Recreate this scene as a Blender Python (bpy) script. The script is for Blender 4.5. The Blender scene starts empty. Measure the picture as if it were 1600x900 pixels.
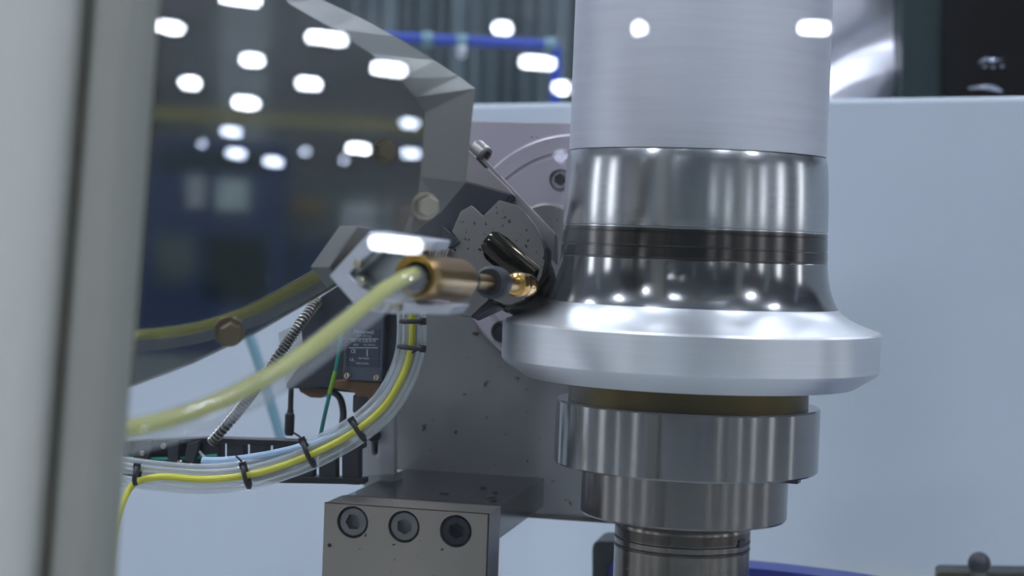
import bpy, bmesh, math, random
from mathutils import Vector, Matrix
from mathutils.geometry import tessellate_polygon

random.seed(7)
S = bpy.context.scene
COL = S.collection
V = Vector
rad = math.radians

# ------------------------------------------------------------------ camera
FPX = 2800.0                       # focal length in pixels of the 1600x900 frame
ROLL = rad(2.1)
PITCH = math.atan(80 * math.cos(ROLL) / FPX)
CAM = V((0, 0, 1.5))
FW = V((0, math.cos(PITCH), -math.sin(PITCH)))
R0 = V((1, 0, 0)); U0 = R0.cross(FW)
RT = R0 * math.cos(ROLL) + U0 * math.sin(ROLL)
UP = -R0 * math.sin(ROLL) + U0 * math.cos(ROLL)
cd = bpy.data.cameras.new('camera')
cam = bpy.data.objects.new('camera', cd); COL.objects.link(cam)
cd.sensor_width = 36; cd.lens = 63; cd.clip_start = 0.02; cd.clip_end = 300
cam.matrix_world = Matrix(((RT.x, UP.x, -FW.x, CAM.x), (RT.y, UP.y, -FW.y, CAM.y),
                           (RT.z, UP.z, -FW.z, CAM.z), (0, 0, 0, 1)))
cd.dof.use_dof = True; cd.dof.focus_distance = 0.985; cd.dof.aperture_fstop = 8.2
S.camera = cam

# ------------------------------------------------------------------ world, exposure
w = bpy.data.worlds.new('hall_air'); S.world = w; w.use_nodes = True
w.node_tree.nodes['Background'].inputs[0].default_value = (0.60, 0.72, 1.0, 1)
w.node_tree.nodes['Background'].inputs[1].default_value = 0.10
S.view_settings.view_transform = 'Standard'
S.view_settings.look = 'None'
S.view_settings.exposure = 0.55
S.view_settings.gamma = 1.0
S.view_settings.use_curve_mapping = False
S.cycles.use_adaptive_sampling = False
S.cycles.max_bounces = 8; S.cycles.diffuse_bounces = 3; S.cycles.glossy_bounces = 5
S.cycles.caustics_reflective = False
S.cycles.caustics_refractive = False
LAMP_E = 72.0                      # emission of the lamp lenses
WALL_GLOW_E = 3.6                        # emission of the added glowing wall panels

# ------------------------------------------------------------------ helpers
def ray(px, py): return FW + RT * ((px - 800) / FPX) + UP * ((450 - py) / FPX)
def P(px, py, d): return CAM + ray(px, py) * d       # a surveyed point: image position and depth
YAW = rad(12)
MX = V((math.cos(YAW), -math.sin(YAW), 0)); MY = V((math.sin(YAW), math.cos(YAW), 0)); Z = V((0, 0, 1))

class Plane:
    def __init__(s, p, n): s.p = p; s.n = n.normalized()
    def at(s, px, py):
        r = ray(px, py); return CAM + r * ((s.p - CAM).dot(s.n) / r.dot(s.n))

def lin(c):
    return tuple((x / 12.92 if x <= 0.04045 else ((x + 0.055) / 1.055) ** 2.4) for x in (v / 255 for v in c)) + (1,)

def mat(name, rgb, rough=0.5, metal=0.0, var=0.0, scale=40, stretch=(1, 1, 1), bump=0.0, aniso=0.0, spots=None,
        coat=0.0, spec=0.5, rvar=0.0, emit=0.0, trans=0.0, ior=1.45, alpha=None):
    m = bpy.data.materials.new(name); m.use_nodes = True
    nt = m.node_tree; N = nt.nodes; L = nt.links
    b = N['Principled BSDF']
    b.inputs['Base Color'].default_value = lin(rgb)
    b.inputs['Roughness'].default_value = rough
    b.inputs['Metallic'].default_value = metal
    b.inputs['Specular IOR Level'].default_value = spec
    b.inputs['Coat Weight'].default_value = coat
    b.inputs['IOR'].default_value = ior
    if trans: b.inputs['Transmission Weight'].default_value = trans
    if aniso:
        b.inputs['Anisotropic'].default_value = aniso; b.inputs['Anisotropic Rotation'].default_value = 0.25
        t = N.new('ShaderNodeTangent'); t.direction_type = 'RADIAL'; t.axis = 'Z'
        L.new(t.outputs[0], b.inputs['Tangent'])
    if emit:
        b.inputs['Emission Color'].default_value = lin(rgb); b.inputs['Emission Strength'].default_value = emit
    if alpha is not None: b.inputs['Alpha'].default_value = alpha
    tc = N.new('ShaderNodeTexCoord'); mp = N.new('ShaderNodeMapping'); mp.inputs['Scale'].default_value = stretch
    L.new(tc.outputs['Object'], mp.inputs[0])
    nz = N.new('ShaderNodeTexNoise'); nz.inputs['Scale'].default_value = scale; nz.inputs['Detail'].default_value = 5
    L.new(mp.outputs[0], nz.inputs['Vector'])
    col = None
    if var:
        mx = N.new('ShaderNodeMix'); mx.data_type = 'RGBA'
        c = lin(rgb)
        mx.inputs[6].default_value = tuple(max(0, v * (1 - var)) for v in c[:3]) + (1,)
        mx.inputs[7].default_value = tuple(min(1, v * (1 + var)) for v in c[:3]) + (1,)
        L.new(nz.outputs['Fac'], mx.inputs[0]); col = mx.outputs[2]
    if spots:
        srgb, sscale, lo, hi = spots
        n2 = N.new('ShaderNodeTexNoise'); n2.inputs['Scale'].default_value = sscale; n2.inputs['Detail'].default_value = 2
        L.new(tc.outputs['Object'], n2.inputs['Vector'])
        rp = N.new('ShaderNodeMapRange'); rp.inputs[1].default_value = lo; rp.inputs[2].default_value = hi
        L.new(n2.outputs['Fac'], rp.inputs[0])
        m2 = N.new('ShaderNodeMix'); m2.data_type = 'RGBA'
        if col: L.new(col, m2.inputs[6])
        else: m2.inputs[6].default_value = lin(rgb)
        m2.inputs[7].default_value = lin(srgb)
        L.new(rp.outputs[0], m2.inputs[0]); col = m2.outputs[2]
    if col: L.new(col, b.inputs['Base Color'])
    if rvar:
        mr = N.new('ShaderNodeMapRange'); mr.inputs[3].default_value = max(0.02, rough - rvar); mr.inputs[4].default_value = rough + rvar
        L.new(nz.outputs['Fac'], mr.inputs[0]); L.new(mr.outputs[0], b.inputs['Roughness'])
    if bump:
        bp = N.new('ShaderNodeBump'); bp.inputs['Strength'].default_value = bump; bp.inputs['Distance'].default_value = 0.001
        L.new(nz.outputs['Fac'], bp.inputs['Height']); L.new(bp.outputs[0], b.inputs['Normal'])
    return m

def clear_mat(name, rgb, fac, rough=0.02, gl=0.3, thick=None):
    """see-through plastic or glass: transparent body with a reflecting skin"""
    m = bpy.data.materials.new(name); m.use_nodes = True
    nt = m.node_tree; N = nt.nodes; L = nt.links
    for n in list(N):
        if n.type == 'BSDF_PRINCIPLED': N.remove(n)
    out = [n for n in N if n.type == 'OUTPUT_MATERIAL'][0]
    tr = N.new('ShaderNodeBsdfTransparent'); gg = N.new('ShaderNodeBsdfGlossy'); gg.inputs['Roughness'].default_value = rough
    df = N.new('ShaderNodeBsdfDiffuse'); df.inputs[0].default_value = lin(rgb)
    a = N.new('ShaderNodeMixShader'); a.inputs[0].default_value = fac       # body
    L.new(tr.outputs[0], a.inputs[1]); L.new(df.outputs[0], a.inputs[2])
    lw = N.new('ShaderNodeLayerWeight'); lw.inputs[0].default_value = 0.25
    mr = N.new('ShaderNodeMapRange'); mr.inputs[3].default_value = gl * 0.25; mr.inputs[4].default_value = min(1, gl * 2.2)
    L.new(lw.outputs['Facing'], mr.inputs[0])
    b = N.new('ShaderNodeMixShader')
    L.new(mr.outputs[0], b.inputs[0]); L.new(a.outputs[0], b.inputs[1]); L.new(gg.outputs[0], b.inputs[2])
    L.new(b.outputs[0], out.inputs[0])
    return m

WM = {}
def thing(name, label, cat, loc=None, group=None, kind=None):
    o = bpy.data.objects.new(name, None); COL.objects.link(o)
    o.empty_display_size = 0.02
    loc = V(loc) if loc is not None else V((0, 0, 0))
    o.location = loc; WM[o.name] = Matrix.Translation(loc)
    tag(o, label, cat, group, kind); return o
def tag(o, label=None, cat=None, group=None, kind=None):
    if label: o['label'] = label
    if cat: o['category'] = cat
    if group: o['group'] = group
    if kind: o['kind'] = kind
    return o

class MB:
    """collects world-space geometry for one mesh"""
    def __init__(s): s.v = []; s.f = []; s.sm = []
    def add(s, vs, fs, smooth=False):
        k = len(s.v); s.v += [V(v) for v in vs]
        for f in fs: s.f.append([i + k for i in f]); s.sm.append(smooth)
    def box(s, c, sx, sy, sz, ax=MX, ay=MY, az=Z):
        c = V(c); vs = []
        for a in (-1, 1):
            for b in (-1, 1):
                for d in (-1, 1): vs.append(c + ax * (a * sx / 2) + ay * (b * sy / 2) + az * (d * sz / 2))
        s.add(vs, [(0, 1, 3, 2), (4, 6, 7, 5), (0, 4, 5, 1), (2, 3, 7, 6), (0, 2, 6, 4), (1, 5, 7, 3)])
    def lathe(s, origin, axis, prof, n=48, ref=None, smooth=True, cap=True):
        """prof: list of (radius, distance along axis)"""
        axis = V(axis).normalized(); o = V(origin)
        ref = V(ref) if ref else (V((1, 0, 0)) if abs(axis.x) < 0.8 else V((0, 1, 0)))
        e1 = (ref - axis * ref.dot(axis)).normalized(); e2 = axis.cross(e1)
        vs = []; fs = []
        for r, t in prof:
            for k in range(n):
                a = 2 * math.pi * k / n
                vs.append(o + axis * t + (e1 * math.cos(a) + e2 * math.sin(a)) * r)
        for i in range(len(prof) - 1):
            for k in range(n):
                k2 = (k + 1) % n
                fs.append((i * n + k, i * n + k2, (i + 1) * n + k2, (i + 1) * n + k))
        s.add(vs, fs, smooth)
        if cap:
            k0 = len(s.v) - len(vs)
            s.f.append([k0 + k for k in range(n)][::-1]); s.sm.append(False)
            s.f.append([k0 + (len(prof) - 1) * n + k for k in range(n)]); s.sm.append(False)
    def tube(s, pts, r, n=10, sub=6, closed=False):
        path = smooth_path(pts, sub, closed) if sub > 1 else [V(p) for p in pts]
        m = len(path); vs = []; fs = []
        t0 = (path[1] - path[0]).normalized()
        e = V((0, 0, 1)) if abs(t0.z) < 0.9 else V((1, 0, 0))
        e = (e - t0 * e.dot(t0)).normalized()
        for i, p in enumerate(path):
            if closed: t = (path[(i + 1) % m] - path[i - 1]).normalized()
            else: t = (path[min(i + 1, m - 1)] - path[max(i - 1, 0)]).normalized()
            e = (e - t * e.dot(t)).normalized(); g = t.cross(e)
            rr = r(i / (m - 1)) if callable(r) else r
            for k in range(n):
                a = 2 * math.pi * k / n
                vs.append(p + (e * math.cos(a) + g * math.sin(a)) * rr)
        last = m if closed else m - 1
        for i in range(last):
            j = (i + 1) % m
            for k in range(n):
                k2 = (k + 1) % n
                fs.append((i * n + k, i * n + k2, j * n + k2, j * n + k))
        s.add(vs, fs, True)
        if not closed:
            k0 = len(s.v) - len(vs)
            s.f.append([k0 + k for k in range(n)][::-1]); s.sm.append(False)
            s.f.append([k0 + (m - 1) * n + k for k in range(n)]); s.sm.append(False)
    def prism(s, outer, back, holes=(), front2=None):
        """outer: world points of the front outline; back: vector to the rear face; holes: outlines cut right through"""
        loops = [[V(p) for p in outer]] + [[V(p) for p in h] for h in holes]
        flat = [p for l in loops for p in l]; n = len(flat)
        tris = tessellate_polygon(loops)
        vs = flat + [p + back for p in flat]
        fs = [tuple(t) for t in tris] + [tuple(i + n for i in t[::-1]) for t in tris]
        k = 0
        for l in loops:
            m = len(l)
            for i in range(m):
                j = (i + 1) % m
                fs.append((k + i, k + j, k + j + n, k + i + n))
            k += m
        s.add(vs, fs)
    def build(s, name, m, parent=None, bevel=0.0, seg=2, loc=None, smooth_all=None):
        me = bpy.data.meshes.new(name)
        if parent is not None: inv = WM[parent.name].inverted(); base = None
        else:
            base = V(loc) if loc is not None else V((0, 0, 0)); inv = Matrix.Translation(-base)
        bm = bmesh.new()
        vv = [bm.verts.new(inv @ p) for p in s.v]
        for f, sm in zip(s.f, s.sm):
            try:
                fc = bm.faces.new([vv[i] for i in f]); fc.smooth = sm
            except ValueError: pass
        bmesh.ops.remove_doubles(bm, verts=bm.verts, dist=1e-6)
        bmesh.ops.recalc_face_normals(bm, faces=bm.faces)
        if bevel:
            ed = [e for e in bm.edges if len(e.link_faces) == 2 and e.calc_face_angle(0) > 0.5]
            try: bmesh.ops.bevel(bm, geom=ed, offset=bevel, segments=seg, affect='EDGES', profile=0.5, clamp_overlap=True)
            except Exception: pass
            for f in bm.faces: f.smooth = f.smooth
        bm.to_mesh(me); bm.free()
        if any(s.sm): me.set_sharp_from_angle(angle=rad(28))
        me.materials.append(m)
        o = bpy.data.objects.new(name, me); COL.objects.link(o)
        if parent is not None: o.parent = parent; WM[o.name] = WM[parent.name].copy()
        else: o.location = base; WM[o.name] = Matrix.Translation(base)
        return o

def smooth_path(pts, sub, closed=False):
    p = [V(q) for q in pts]; out = []; n = len(p)
    rng = n if closed else n - 1
    for i in range(rng):
        if closed: a, b, c, d = p[i - 1], p[i], p[(i + 1) % n], p[(i + 2) % n]
        else: a, b, c, d = p[max(i - 1, 0)], p[i], p[i + 1], p[min(i + 2, n - 1)]
        for k in range(sub):
            t = k / sub
            out.append(0.5 * ((2 * b) + (c - a) * t + (2 * a - 5 * b + 4 * c - d) * t * t + (3 * b - a - 3 * c + d) * t ** 3))
    if not closed: out.append(p[-1])
    return out

def circle(c, e1, e2, r, n=24): return [c + (e1 * math.cos(2 * math.pi * k / n) + e2 * math.sin(2 * math.pi * k / n)) * r for k in range(n)]

# ------------------------------------------------------------------ materials
M = {}
M['tube'] = mat('satin_turned_aluminium', (206, 206, 210), 0.55, 1.0, var=0.10, scale=14, stretch=(1, 1, 22), aniso=0.3, bump=0.03)
M['band'] = mat('burnished_aluminium', (186, 186, 186), 0.22, 1.0, var=0.10, scale=22, stretch=(0.6, 0.6, 40), aniso=0.35, rvar=0.05)
M['band_dark'] = mat('dark_grey_ring', (84, 81, 78), 0.22, 1.0, var=0.18, scale=22, stretch=(0.6, 0.6, 60), aniso=0.5, rvar=0.06)  # ring base colour darker than the burnished band
M['cove'] = mat('burnished_cove', (150, 149, 147), 0.15, 1.0, var=0.10, scale=22, stretch=(0.6, 0.6, 40), aniso=0.3, rvar=0.04)
M['flange'] = mat('turned_aluminium_flange', (216, 217, 218), 0.44, 1.0, var=0.06, scale=16, stretch=(1, 1, 40), aniso=0.7)
M['neck'] = mat('olive_brass_neck', (84, 72, 38), 0.42, 1.0, var=0.12, scale=20, stretch=(1, 1, 20), aniso=0.4)
M['collar'] = mat('ground_steel_collar', (142, 141, 138), 0.15, 1.0, var=0.06, scale=12, stretch=(1, 1, 30), aniso=0.75)
M['collar2'] = mat('ground_steel_ring', (130, 125, 120), 0.20, 1.0, var=0.08, scale=12, stretch=(1, 1, 30), aniso=0.7)
M['shaft'] = mat('worn_steel_shaft', (120, 114, 106), 0.24, 1.0, var=0.25, scale=18, stretch=(3, 3, 14), aniso=0.5, rvar=0.08)
M['brown_band'] = mat('dark_brown_steel', (86, 78, 70), 0.26, 1.0, var=0.3, scale=18, stretch=(2, 2, 30), aniso=0.5)
M['groove'] = mat('dark_steel_groove', (52, 48, 46), 0.35, 1.0)
M['bracket'] = mat('milled_steel_bracket', (150, 142, 132), 0.38, 0.75, var=0.16, scale=16, spots=((48, 42, 38), 260, 0.70, 0.76), rvar=0.08)
M['bracket_top'] = mat('oily_steel_arm', (112, 108, 106), 0.22, 1.0, var=0.18, scale=14, spots=((34, 30, 28), 150, 0.66, 0.72), rvar=0.06)
M['rust_edge'] = mat('rust_stained_edge', (62, 52, 44), 0.8, 0.3, var=0.5, scale=420)
M['plate'] = mat('stained_grey_carriage_steel', (134, 133, 132), 0.40, 0.45, var=0.30, scale=9, stretch=(3, 3, 0.6), spots=((74, 52, 38), 150, 0.69, 0.75), rvar=0.08)
M['disc'] = mat('light_mauve_grey', (182, 174, 182), 0.45, 0.25, var=0.05, scale=18, spots=((90, 84, 92), 200, 0.74, 0.78))
M['bolt_black'] = mat('blackened_screw_steel', (112, 112, 110), 0.42, 0.7, var=0.12, scale=200)
M['bolt_dark'] = mat('oily_black_screw_steel', (48, 50, 54), 0.30, 0.7, var=0.12, scale=200)
M['hole'] = mat('dark_recess', (20, 19, 20), 0.7)
M['hole_mauve'] = mat('mauve_grey_bore', (92, 84, 92), 0.5, 0.3)
M['yoke'] = mat('pitted_tool_steel', (140, 136, 132), 0.40, 0.75, var=0.10, scale=30, spots=((52, 44, 38), 330, 0.66, 0.72))
M['yoke_bar'] = mat('milled_tool_bar', (142, 134, 136), 0.42, 0.35, var=0.08, scale=30, stretch=(1, 1, 6))
M['dark_steel'] = mat('dark_tool_steel', (66, 66, 72), 0.40, 0.8, var=0.1, scale=30)
M['roller'] = mat('oiled_black_roller_steel', (64, 58, 50), 0.12, 1.0, var=0.2, scale=24, stretch=(1, 1, 6))
M['brass'] = mat('brass', (186, 150, 88), 0.28, 1.0, var=0.08, scale=60)
M['brass_bright'] = mat('bright_brass', (214, 170, 92), 0.20, 1.0)
M['rubber'] = mat('black_rubber', (46, 47, 52), 0.5, 0.0, var=0.1, scale=120)
M['black'] = mat('black_plastic', (26, 27, 30), 0.42, 0.0)
M['black_soft'] = mat('matt_black_plastic', (38, 40, 44), 0.6, 0.0)
M['mirror'] = mat('polished_steel_plate', (158, 158, 150), 0.035, 1.0, var=0.08, scale=6, rvar=0.015)
M['mirror_edge'] = mat('satin_steel_chamfer', (112, 113, 110), 0.30, 1.0, var=0.08, scale=8)
M['bolt_zinc'] = mat('zinc_plated_bolt', (176, 168, 150), 0.30, 1.0, var=0.1, scale=90)
M['bolt_old'] = mat('oily_brown_nut', (116, 104, 84), 0.35, 1.0, var=0.1, scale=90)
M['alu_bracket'] = mat('clear_anodised_bracket', (196, 198, 204), 0.42, 0.55, var=0.05, scale=30)
M['alu_inner'] = mat('grey_bracket_pocket', (176, 182, 180), 0.45, 0.5)
M['white_bracket'] = mat('white_painted_bracket', (206, 206, 208), 0.5, 0.0, var=0.04, scale=40, spots=((150, 140, 110), 120, 0.72, 0.76))
M['panel'] = mat('white_blue_enclosure_paint', (187, 195, 203), 0.42, 0.0, var=0.025, scale=3, spots=((120, 130, 140), 60, 0.80, 0.82))
M['pillar'] = mat('pale_grey_frame_paint', (174, 176, 168), 0.5, 0.0, var=0.02, scale=8)
M['pillar2'] = mat('grey_glazing_strip', (130, 131, 122), 0.5, 0.0, var=0.02, scale=8)
M['frame_groove'] = mat('dark_olive_groove', (92, 92, 80), 0.7)
M['switch'] = mat('dark_cast_switch_body', (44, 46, 52), 0.5, 0.2, var=0.1, scale=160)
M['switch_plate'] = mat('grey_switch_cover', (76, 82, 92), 0.45, 0.4)
M['label_face'] = mat('dark_label_face', (48, 56, 66), 0.4)
M['ink'] = mat('pale_label_print', (176, 186, 196), 0.5)
M['amber'] = mat('amber_brown_resin', (104, 70, 34), 0.35, 0.0, var=0.15, scale=60)
M['screw'] = mat('nickel_screw', (206, 192, 166), 0.22, 1.0)
M['yellow'] = mat('yellow_tube', (206, 200, 66), 0.35, 0.0, var=0.06, scale=90)
M['yellow_core'] = mat('yellow_coolant', (190, 188, 36), 0.35, 0.0)
M['clear'] = clear_mat('clear_plastic_tube', (228, 232, 232), 0.36, 0.05, 0.36)
M['clear_hose'] = clear_mat('clear_hose_wall', (200, 202, 208), 0.20, 0.08, 0.13)
M['paleblue'] = mat('pale_blue_hose', (148, 172, 196), 0.4, 0.0)
M['green'] = mat('earth_wire_green', (24, 132, 118), 0.4, 0.0)
M['greenyellow'] = mat('earth_wire_yellow', (126, 170, 40), 0.4, 0.0)
M['teal'] = mat('teal_cable', (108, 142, 154), 0.5, 0.0)
M['conduit'] = mat('braided_steel_conduit', (150, 146, 138), 0.35, 0.9)
M['blue'] = mat('royal_blue_enamel', (20, 38, 118), 0.35, 0.0, var=0.08, scale=10)
M['blue_pipe'] = mat('blue_pipe_paint', (44, 72, 168), 0.4, 0.0)
M['hall_blue'] = mat('machine_blue_paint', (50, 66, 104), 0.4, 0.0, var=0.1, scale=2)
M['curtain'] = mat('dark_green_grey_slat', (58, 70, 74), 0.55, 0.0, var=0.1, scale=3)
M['curtain2'] = mat('mid_green_grey_slat', (82, 95, 98), 0.55, 0.0, var=0.1, scale=3)
M['foil'] = mat('crumpled_bright_sheet', (226, 224, 232), 0.34, 0.7)
M['cab_green'] = mat('dark_green_cabinet', (28, 46, 46), 0.4, 0.0)
M['cab_glass'] = mat('smoked_cabinet_glass', (24, 22, 20), 0.08, 0.0)
M['glass_glint'] = mat('lamp_glint_metal', (200, 204, 220), 0.12, 0.8)
M['floor'] = mat('grey_hall_floor', (150, 154, 156), 0.35, 0.0, var=0.12, scale=0.8)
M['ceiling'] = mat('grey_hall_ceiling', (150, 156, 164), 0.8)
M['hall_wall'] = mat('hall_wall_cladding', (164, 170, 178), 0.7, var=0.06, scale=0.6)
M['hall_col'] = mat('hall_column_paint', (176, 184, 192), 0.6)
M['yellow_beam'] = mat('yellow_crane_paint', (150, 144, 84), 0.5)
M['crate'] = mat('brown_crate_board', (132, 110, 80), 0.7, var=0.15, scale=6)
M['bench'] = mat('pale_bench_top', (176, 190, 196), 0.5)
M['lamp_case'] = mat('lamp_case_grey', (120, 124, 130), 0.5, 0.3)
M['lens_dim'] = mat('lamp_lens_dim', (214, 226, 255), 0.4, emit=LAMP_E * 0.45)
M['lens_faint'] = mat('lamp_lens_faint', (214, 226, 255), 0.4, emit=LAMP_E * 0.28)
M['lens'] = mat('lamp_lens', (234, 240, 255), 0.4, emit=LAMP_E)
M['wall_glow'] = mat('added_glow_panel', (238, 242, 252), 0.5, emit=WALL_GLOW_E)
M['glass'] = None

# pane glass: thin, with a weak mirror reflection on each face
def glass():
    m = bpy.data.materials.new('safety_glass'); m.use_nodes = True
    N = m.node_tree.nodes; L = m.node_tree.links
    for n in list(N):
        if n.type == 'BSDF_PRINCIPLED': N.remove(n)
    out = [n for n in N if n.type == 'OUTPUT_MATERIAL'][0]
    tr = N.new('ShaderNodeBsdfTransparent'); tr.inputs[0].default_value = (0.97, 0.985, 0.985, 1)
    gg = N.new('ShaderNodeBsdfGlossy'); gg.inputs['Roughness'].default_value = 0.0
    lw = N.new('ShaderNodeLayerWeight'); lw.inputs[0].default_value = 0.2
    mr = N.new('ShaderNodeMapRange'); mr.inputs[3].default_value = 0.055; mr.inputs[4].default_value = 0.6
    pw = N.new('ShaderNodeMath'); pw.operation = 'POWER'; pw.inputs[1].default_value = 4
    L.new(lw.outputs['Facing'], pw.inputs[0]); L.new(pw.outputs[0], mr.inputs[0])
    mx = N.new('ShaderNodeMixShader')
    L.new(mr.outputs[0], mx.inputs[0]); L.new(tr.outputs[0], mx.inputs[1]); L.new(gg.outputs[0], mx.inputs[2])
    L.new(mx.outputs[0], out.inputs[0])
    return m
M['glass'] = glass()

# ================================================================== SETTING: the hall
def slab(name, c, sx, sy, sz, m):
    b = MB(); b.box(c, sx, sy, sz, V((1, 0, 0)), V((0, 1, 0)), Z)
    return tag(b.build(name, m, loc=V(c) - V((0, 0, sz / 2))), kind='structure')
HX0, HX1, HY0, HY1, HH = -32, 30, -48, 16, 10.6
slab('floor', ((HX0 + HX1) / 2, (HY0 + HY1) / 2, -0.1), HX1 - HX0, HY1 - HY0, 0.2, M['floor'])
slab('ceiling', ((HX0 + HX1) / 2, (HY0 + HY1) / 2, HH + 0.1), HX1 - HX0, HY1 - HY0, 0.2, M['ceiling'])
slab('wall_rear', ((HX0 + HX1) / 2, HY0 - 0.1, HH / 2), HX1 - HX0, 0.2, HH, M['hall_wall'])
slab('wall_front', ((HX0 + HX1) / 2, HY1 + 0.1, HH / 2), HX1 - HX0, 0.2, HH, M['hall_wall'])
slab('wall_left', (HX0 - 0.1, (HY0 + HY1) / 2, HH / 2), 0.2, HY1 - HY0, HH, M['hall_wall'])
slab('wall_right', (HX1 + 0.1, (HY0 + HY1) / 2, HH / 2), 0.2, HY1 - HY0, HH, M['hall_wall'])

# tall glowing wall panels, added out of view for streaks and fill light
def added_glow_window(k, c, along, nrm, wd, ht):
    t = bpy.data.objects.new('window_%d' % k, None); COL.objects.link(t); t.location = c; WM[t.name] = Matrix.Translation(c); t['kind'] = 'structure'
    m_ = c + Z * (ht / 2)
    b = MB(); b.box(m_ + nrm * 0.03, wd, 0.04, ht, along, nrm, Z); b.build('pane', M['wall_glow'], t)
    for sgn in (-1, 1):
        b = MB(); b.box(m_ + along * (sgn * wd / 2) + nrm * 0.04, 0.14, 0.10, ht + 0.14, along, nrm, Z); b.build('window_frame', M['hall_col'], t)
        b = MB(); b.box(m_ + Z * (sgn * ht / 2) + nrm * 0.04, wd, 0.10, 0.14, along, nrm, Z); b.build('window_frame', M['hall_col'], t)
kw = 2
for y in (-26, -14, -3, 8):
    added_glow_window(kw, V((HX0, y, 1.0)), V((0, 1, 0)), V((1, 0, 0)), 3.2, 7.0); kw += 1
for x in (8, 20):
    added_glow_window(kw, V((x, HY0, 1.0)), V((1, 0, 0)), V((0, 1, 0)), 2.6, 7.0); kw += 1
for y in (-34, -21, -9, 4):
    added_glow_window(kw, V((HX1, y, 1.0)), V((0, 1, 0)), V((-1, 0, 0)), 2.6, 7.0); kw += 1

# ------------------------------------------------------------------ the machine window: pane and its frame
PT = rad(6)
PN = V((-math.sin(YAW) * math.cos(PT), -math.cos(YAW) * math.cos(PT), math.sin(PT)))   # towards the operator
PP = Plane(P(800, 450, 0.52), PN)
PV = (Z - PN * Z.dot(PN)).normalized()        # up, within the pane
win = thing('window_1', 'clear safety window of the machine in a pale grey painted frame', 'window',
            PP.at(150, 450) - PV * 0.35, kind='structure')
def pane_pt(u, v, wz=0.0): return PP.p + MX * u + PV * v + PN * wz
uL = (PP.at(196, 450) - PP.p).dot(MX)         # inner edge of the frame stile
uR = 0.42
b = MB(); c = (pane_pt(uL - 0.006, -0.34) + pane_pt(uR, 0.34)) / 2
b.box(c, uR - uL + 0.006, 0.005, 0.68, MX, PN, PV); b.build('glass_pane', M['glass'], win)
u1 = (PP.at(136, 450) - PP.p).dot(MX); u2 = (PP.at(112, 450) - PP.p).dot(MX)
b = MB(); b.box(pane_pt((uL + u1) / 2, 0, 0), uL - u1, 0.024, 0.70, MX, PN, PV); b.build('glazing_strip', M['pillar2'], win, bevel=0.003)
b = MB(); b.box(pane_pt((u1 + u2) / 2, 0, -0.002), u1 - u2, 0.012, 0.70, MX, PN, PV); b.build('frame_groove', M['frame_groove'], win)  # dark olive strip in the groove between stile and glazing strip
def stile(u0, u1_, n=8):
    b = MB(); prof = []
    r = 0.016
    for k in range(n + 1):
        a = math.pi / 2 * k / n; prof.append((u1_ - r + r * math.sin(a), 0.006 + r * math.cos(a)))
    prof += [(u1_, -0.02), (u0, -0.02), (u0, 0.022)]
    b.prism([pane_pt(u, -0.36, wz) for u, wz in prof], PV * 0.72); return b
stile(u2 - 0.09, u2).build('frame_stile', M['pillar'], win, bevel=0.002)
b = MB(); b.box(pane_pt(uR + 0.03, 0), 0.06, 0.04, 0.72, MX, PN, PV); b.build('frame_stile', M['pillar'], win, bevel=0.004)
for sv in (-1, 1):
    b = MB(); b.box(pane_pt((uL + uR) / 2, sv * 0.37), uR - uL + 0.3, 0.04, 0.06, MX, PN, PV); b.build('frame_rail', M['pillar'], win, bevel=0.004)

# ================================================================== hall things seen only as reflections and behind
def hall_box(name, label, cat, c, sx, sy, sz, m, group=None, trim=None):
    t = thing(name, label, cat, c, group)
    b = MB(); b.box(V(c) + Z * (sz / 2), sx, sy, sz, V((1, 0, 0)), V((0, 1, 0)), Z); b.build('body', m, t, bevel=0.02)
    if trim:
        for (dx, dz, tw, th, tm) in trim:
            b = MB(); b.box(V(c) + V((dx, sy / 2 + 0.012, dz)), tw, 0.03, th, V((1, 0, 0)), V((0, 1, 0)), Z); b.build('front_panel', tm, t)
    return t
hall_box('machine_cabinet', 'dark blue machine cabinet mirrored at the left of the polished plate', 'machine', (3.0, -13.0, 0), 1.25, 1.0, 1.72, M['hall_blue'],
         trim=[(0.15, 1.28, 0.26, 0.26, M['bench']), (-0.15, 1.3, 0.14, 0.26, M['hall_wall']), (0.0, 1.55, 0.9, 0.12, M['cab_green']), (0.2, 0.7, 0.5, 0.5, M['cab_green']), (-0.3, 0.75, 0.3, 0.4, M['curtain2'])])
hall_box('machine_cabinet', 'slate grey machine cabinet mirrored in the middle of the polished plate', 'machine', (4.15, -13.4, 0), 0.95, 0.9, 1.45, M['curtain2'],
         trim=[(0.2, 1.1, 0.3, 0.3, M['hall_wall']), (-0.2, 0.6, 0.36, 0.6, M['hall_blue']), (-0.25, 1.2, 0.3, 0.14, M['crate'])])
hall_box('workbench', 'pale workbench mirrored at the right of the polished plate', 'workbench', (5.2, -13.4, 0), 1.0, 0.8, 0.9, M['bench'],
         trim=[(0.0, 0.4, 0.9, 0.5, M['hall_blue'])])
hall_box('crate', 'brown board crate mirrored beside the grey machine cabinet', 'crate', (4.75, -12.2, 0), 0.5, 0.4, 1.25, M['crate'],
         trim=[(0.0, 0.9, 0.36, 0.12, M['yellow_beam'])])
hall_box('storage_rack', 'dark grey storage rack mirrored above the blue cabinet', 'rack', (2.2, -17.0, 0), 2.4, 0.8, 2.3, M['curtain'],
         trim=[(-0.5, 1.9, 0.9, 0.25, M['crate']), (0.6, 1.95, 0.7, 0.25, M['curtain2'])])
t = thing('crane_girder', 'long yellow crane girder mirrored as a band across the polished plate', 'crane girder', (4.0, -15.5, 0))
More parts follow.
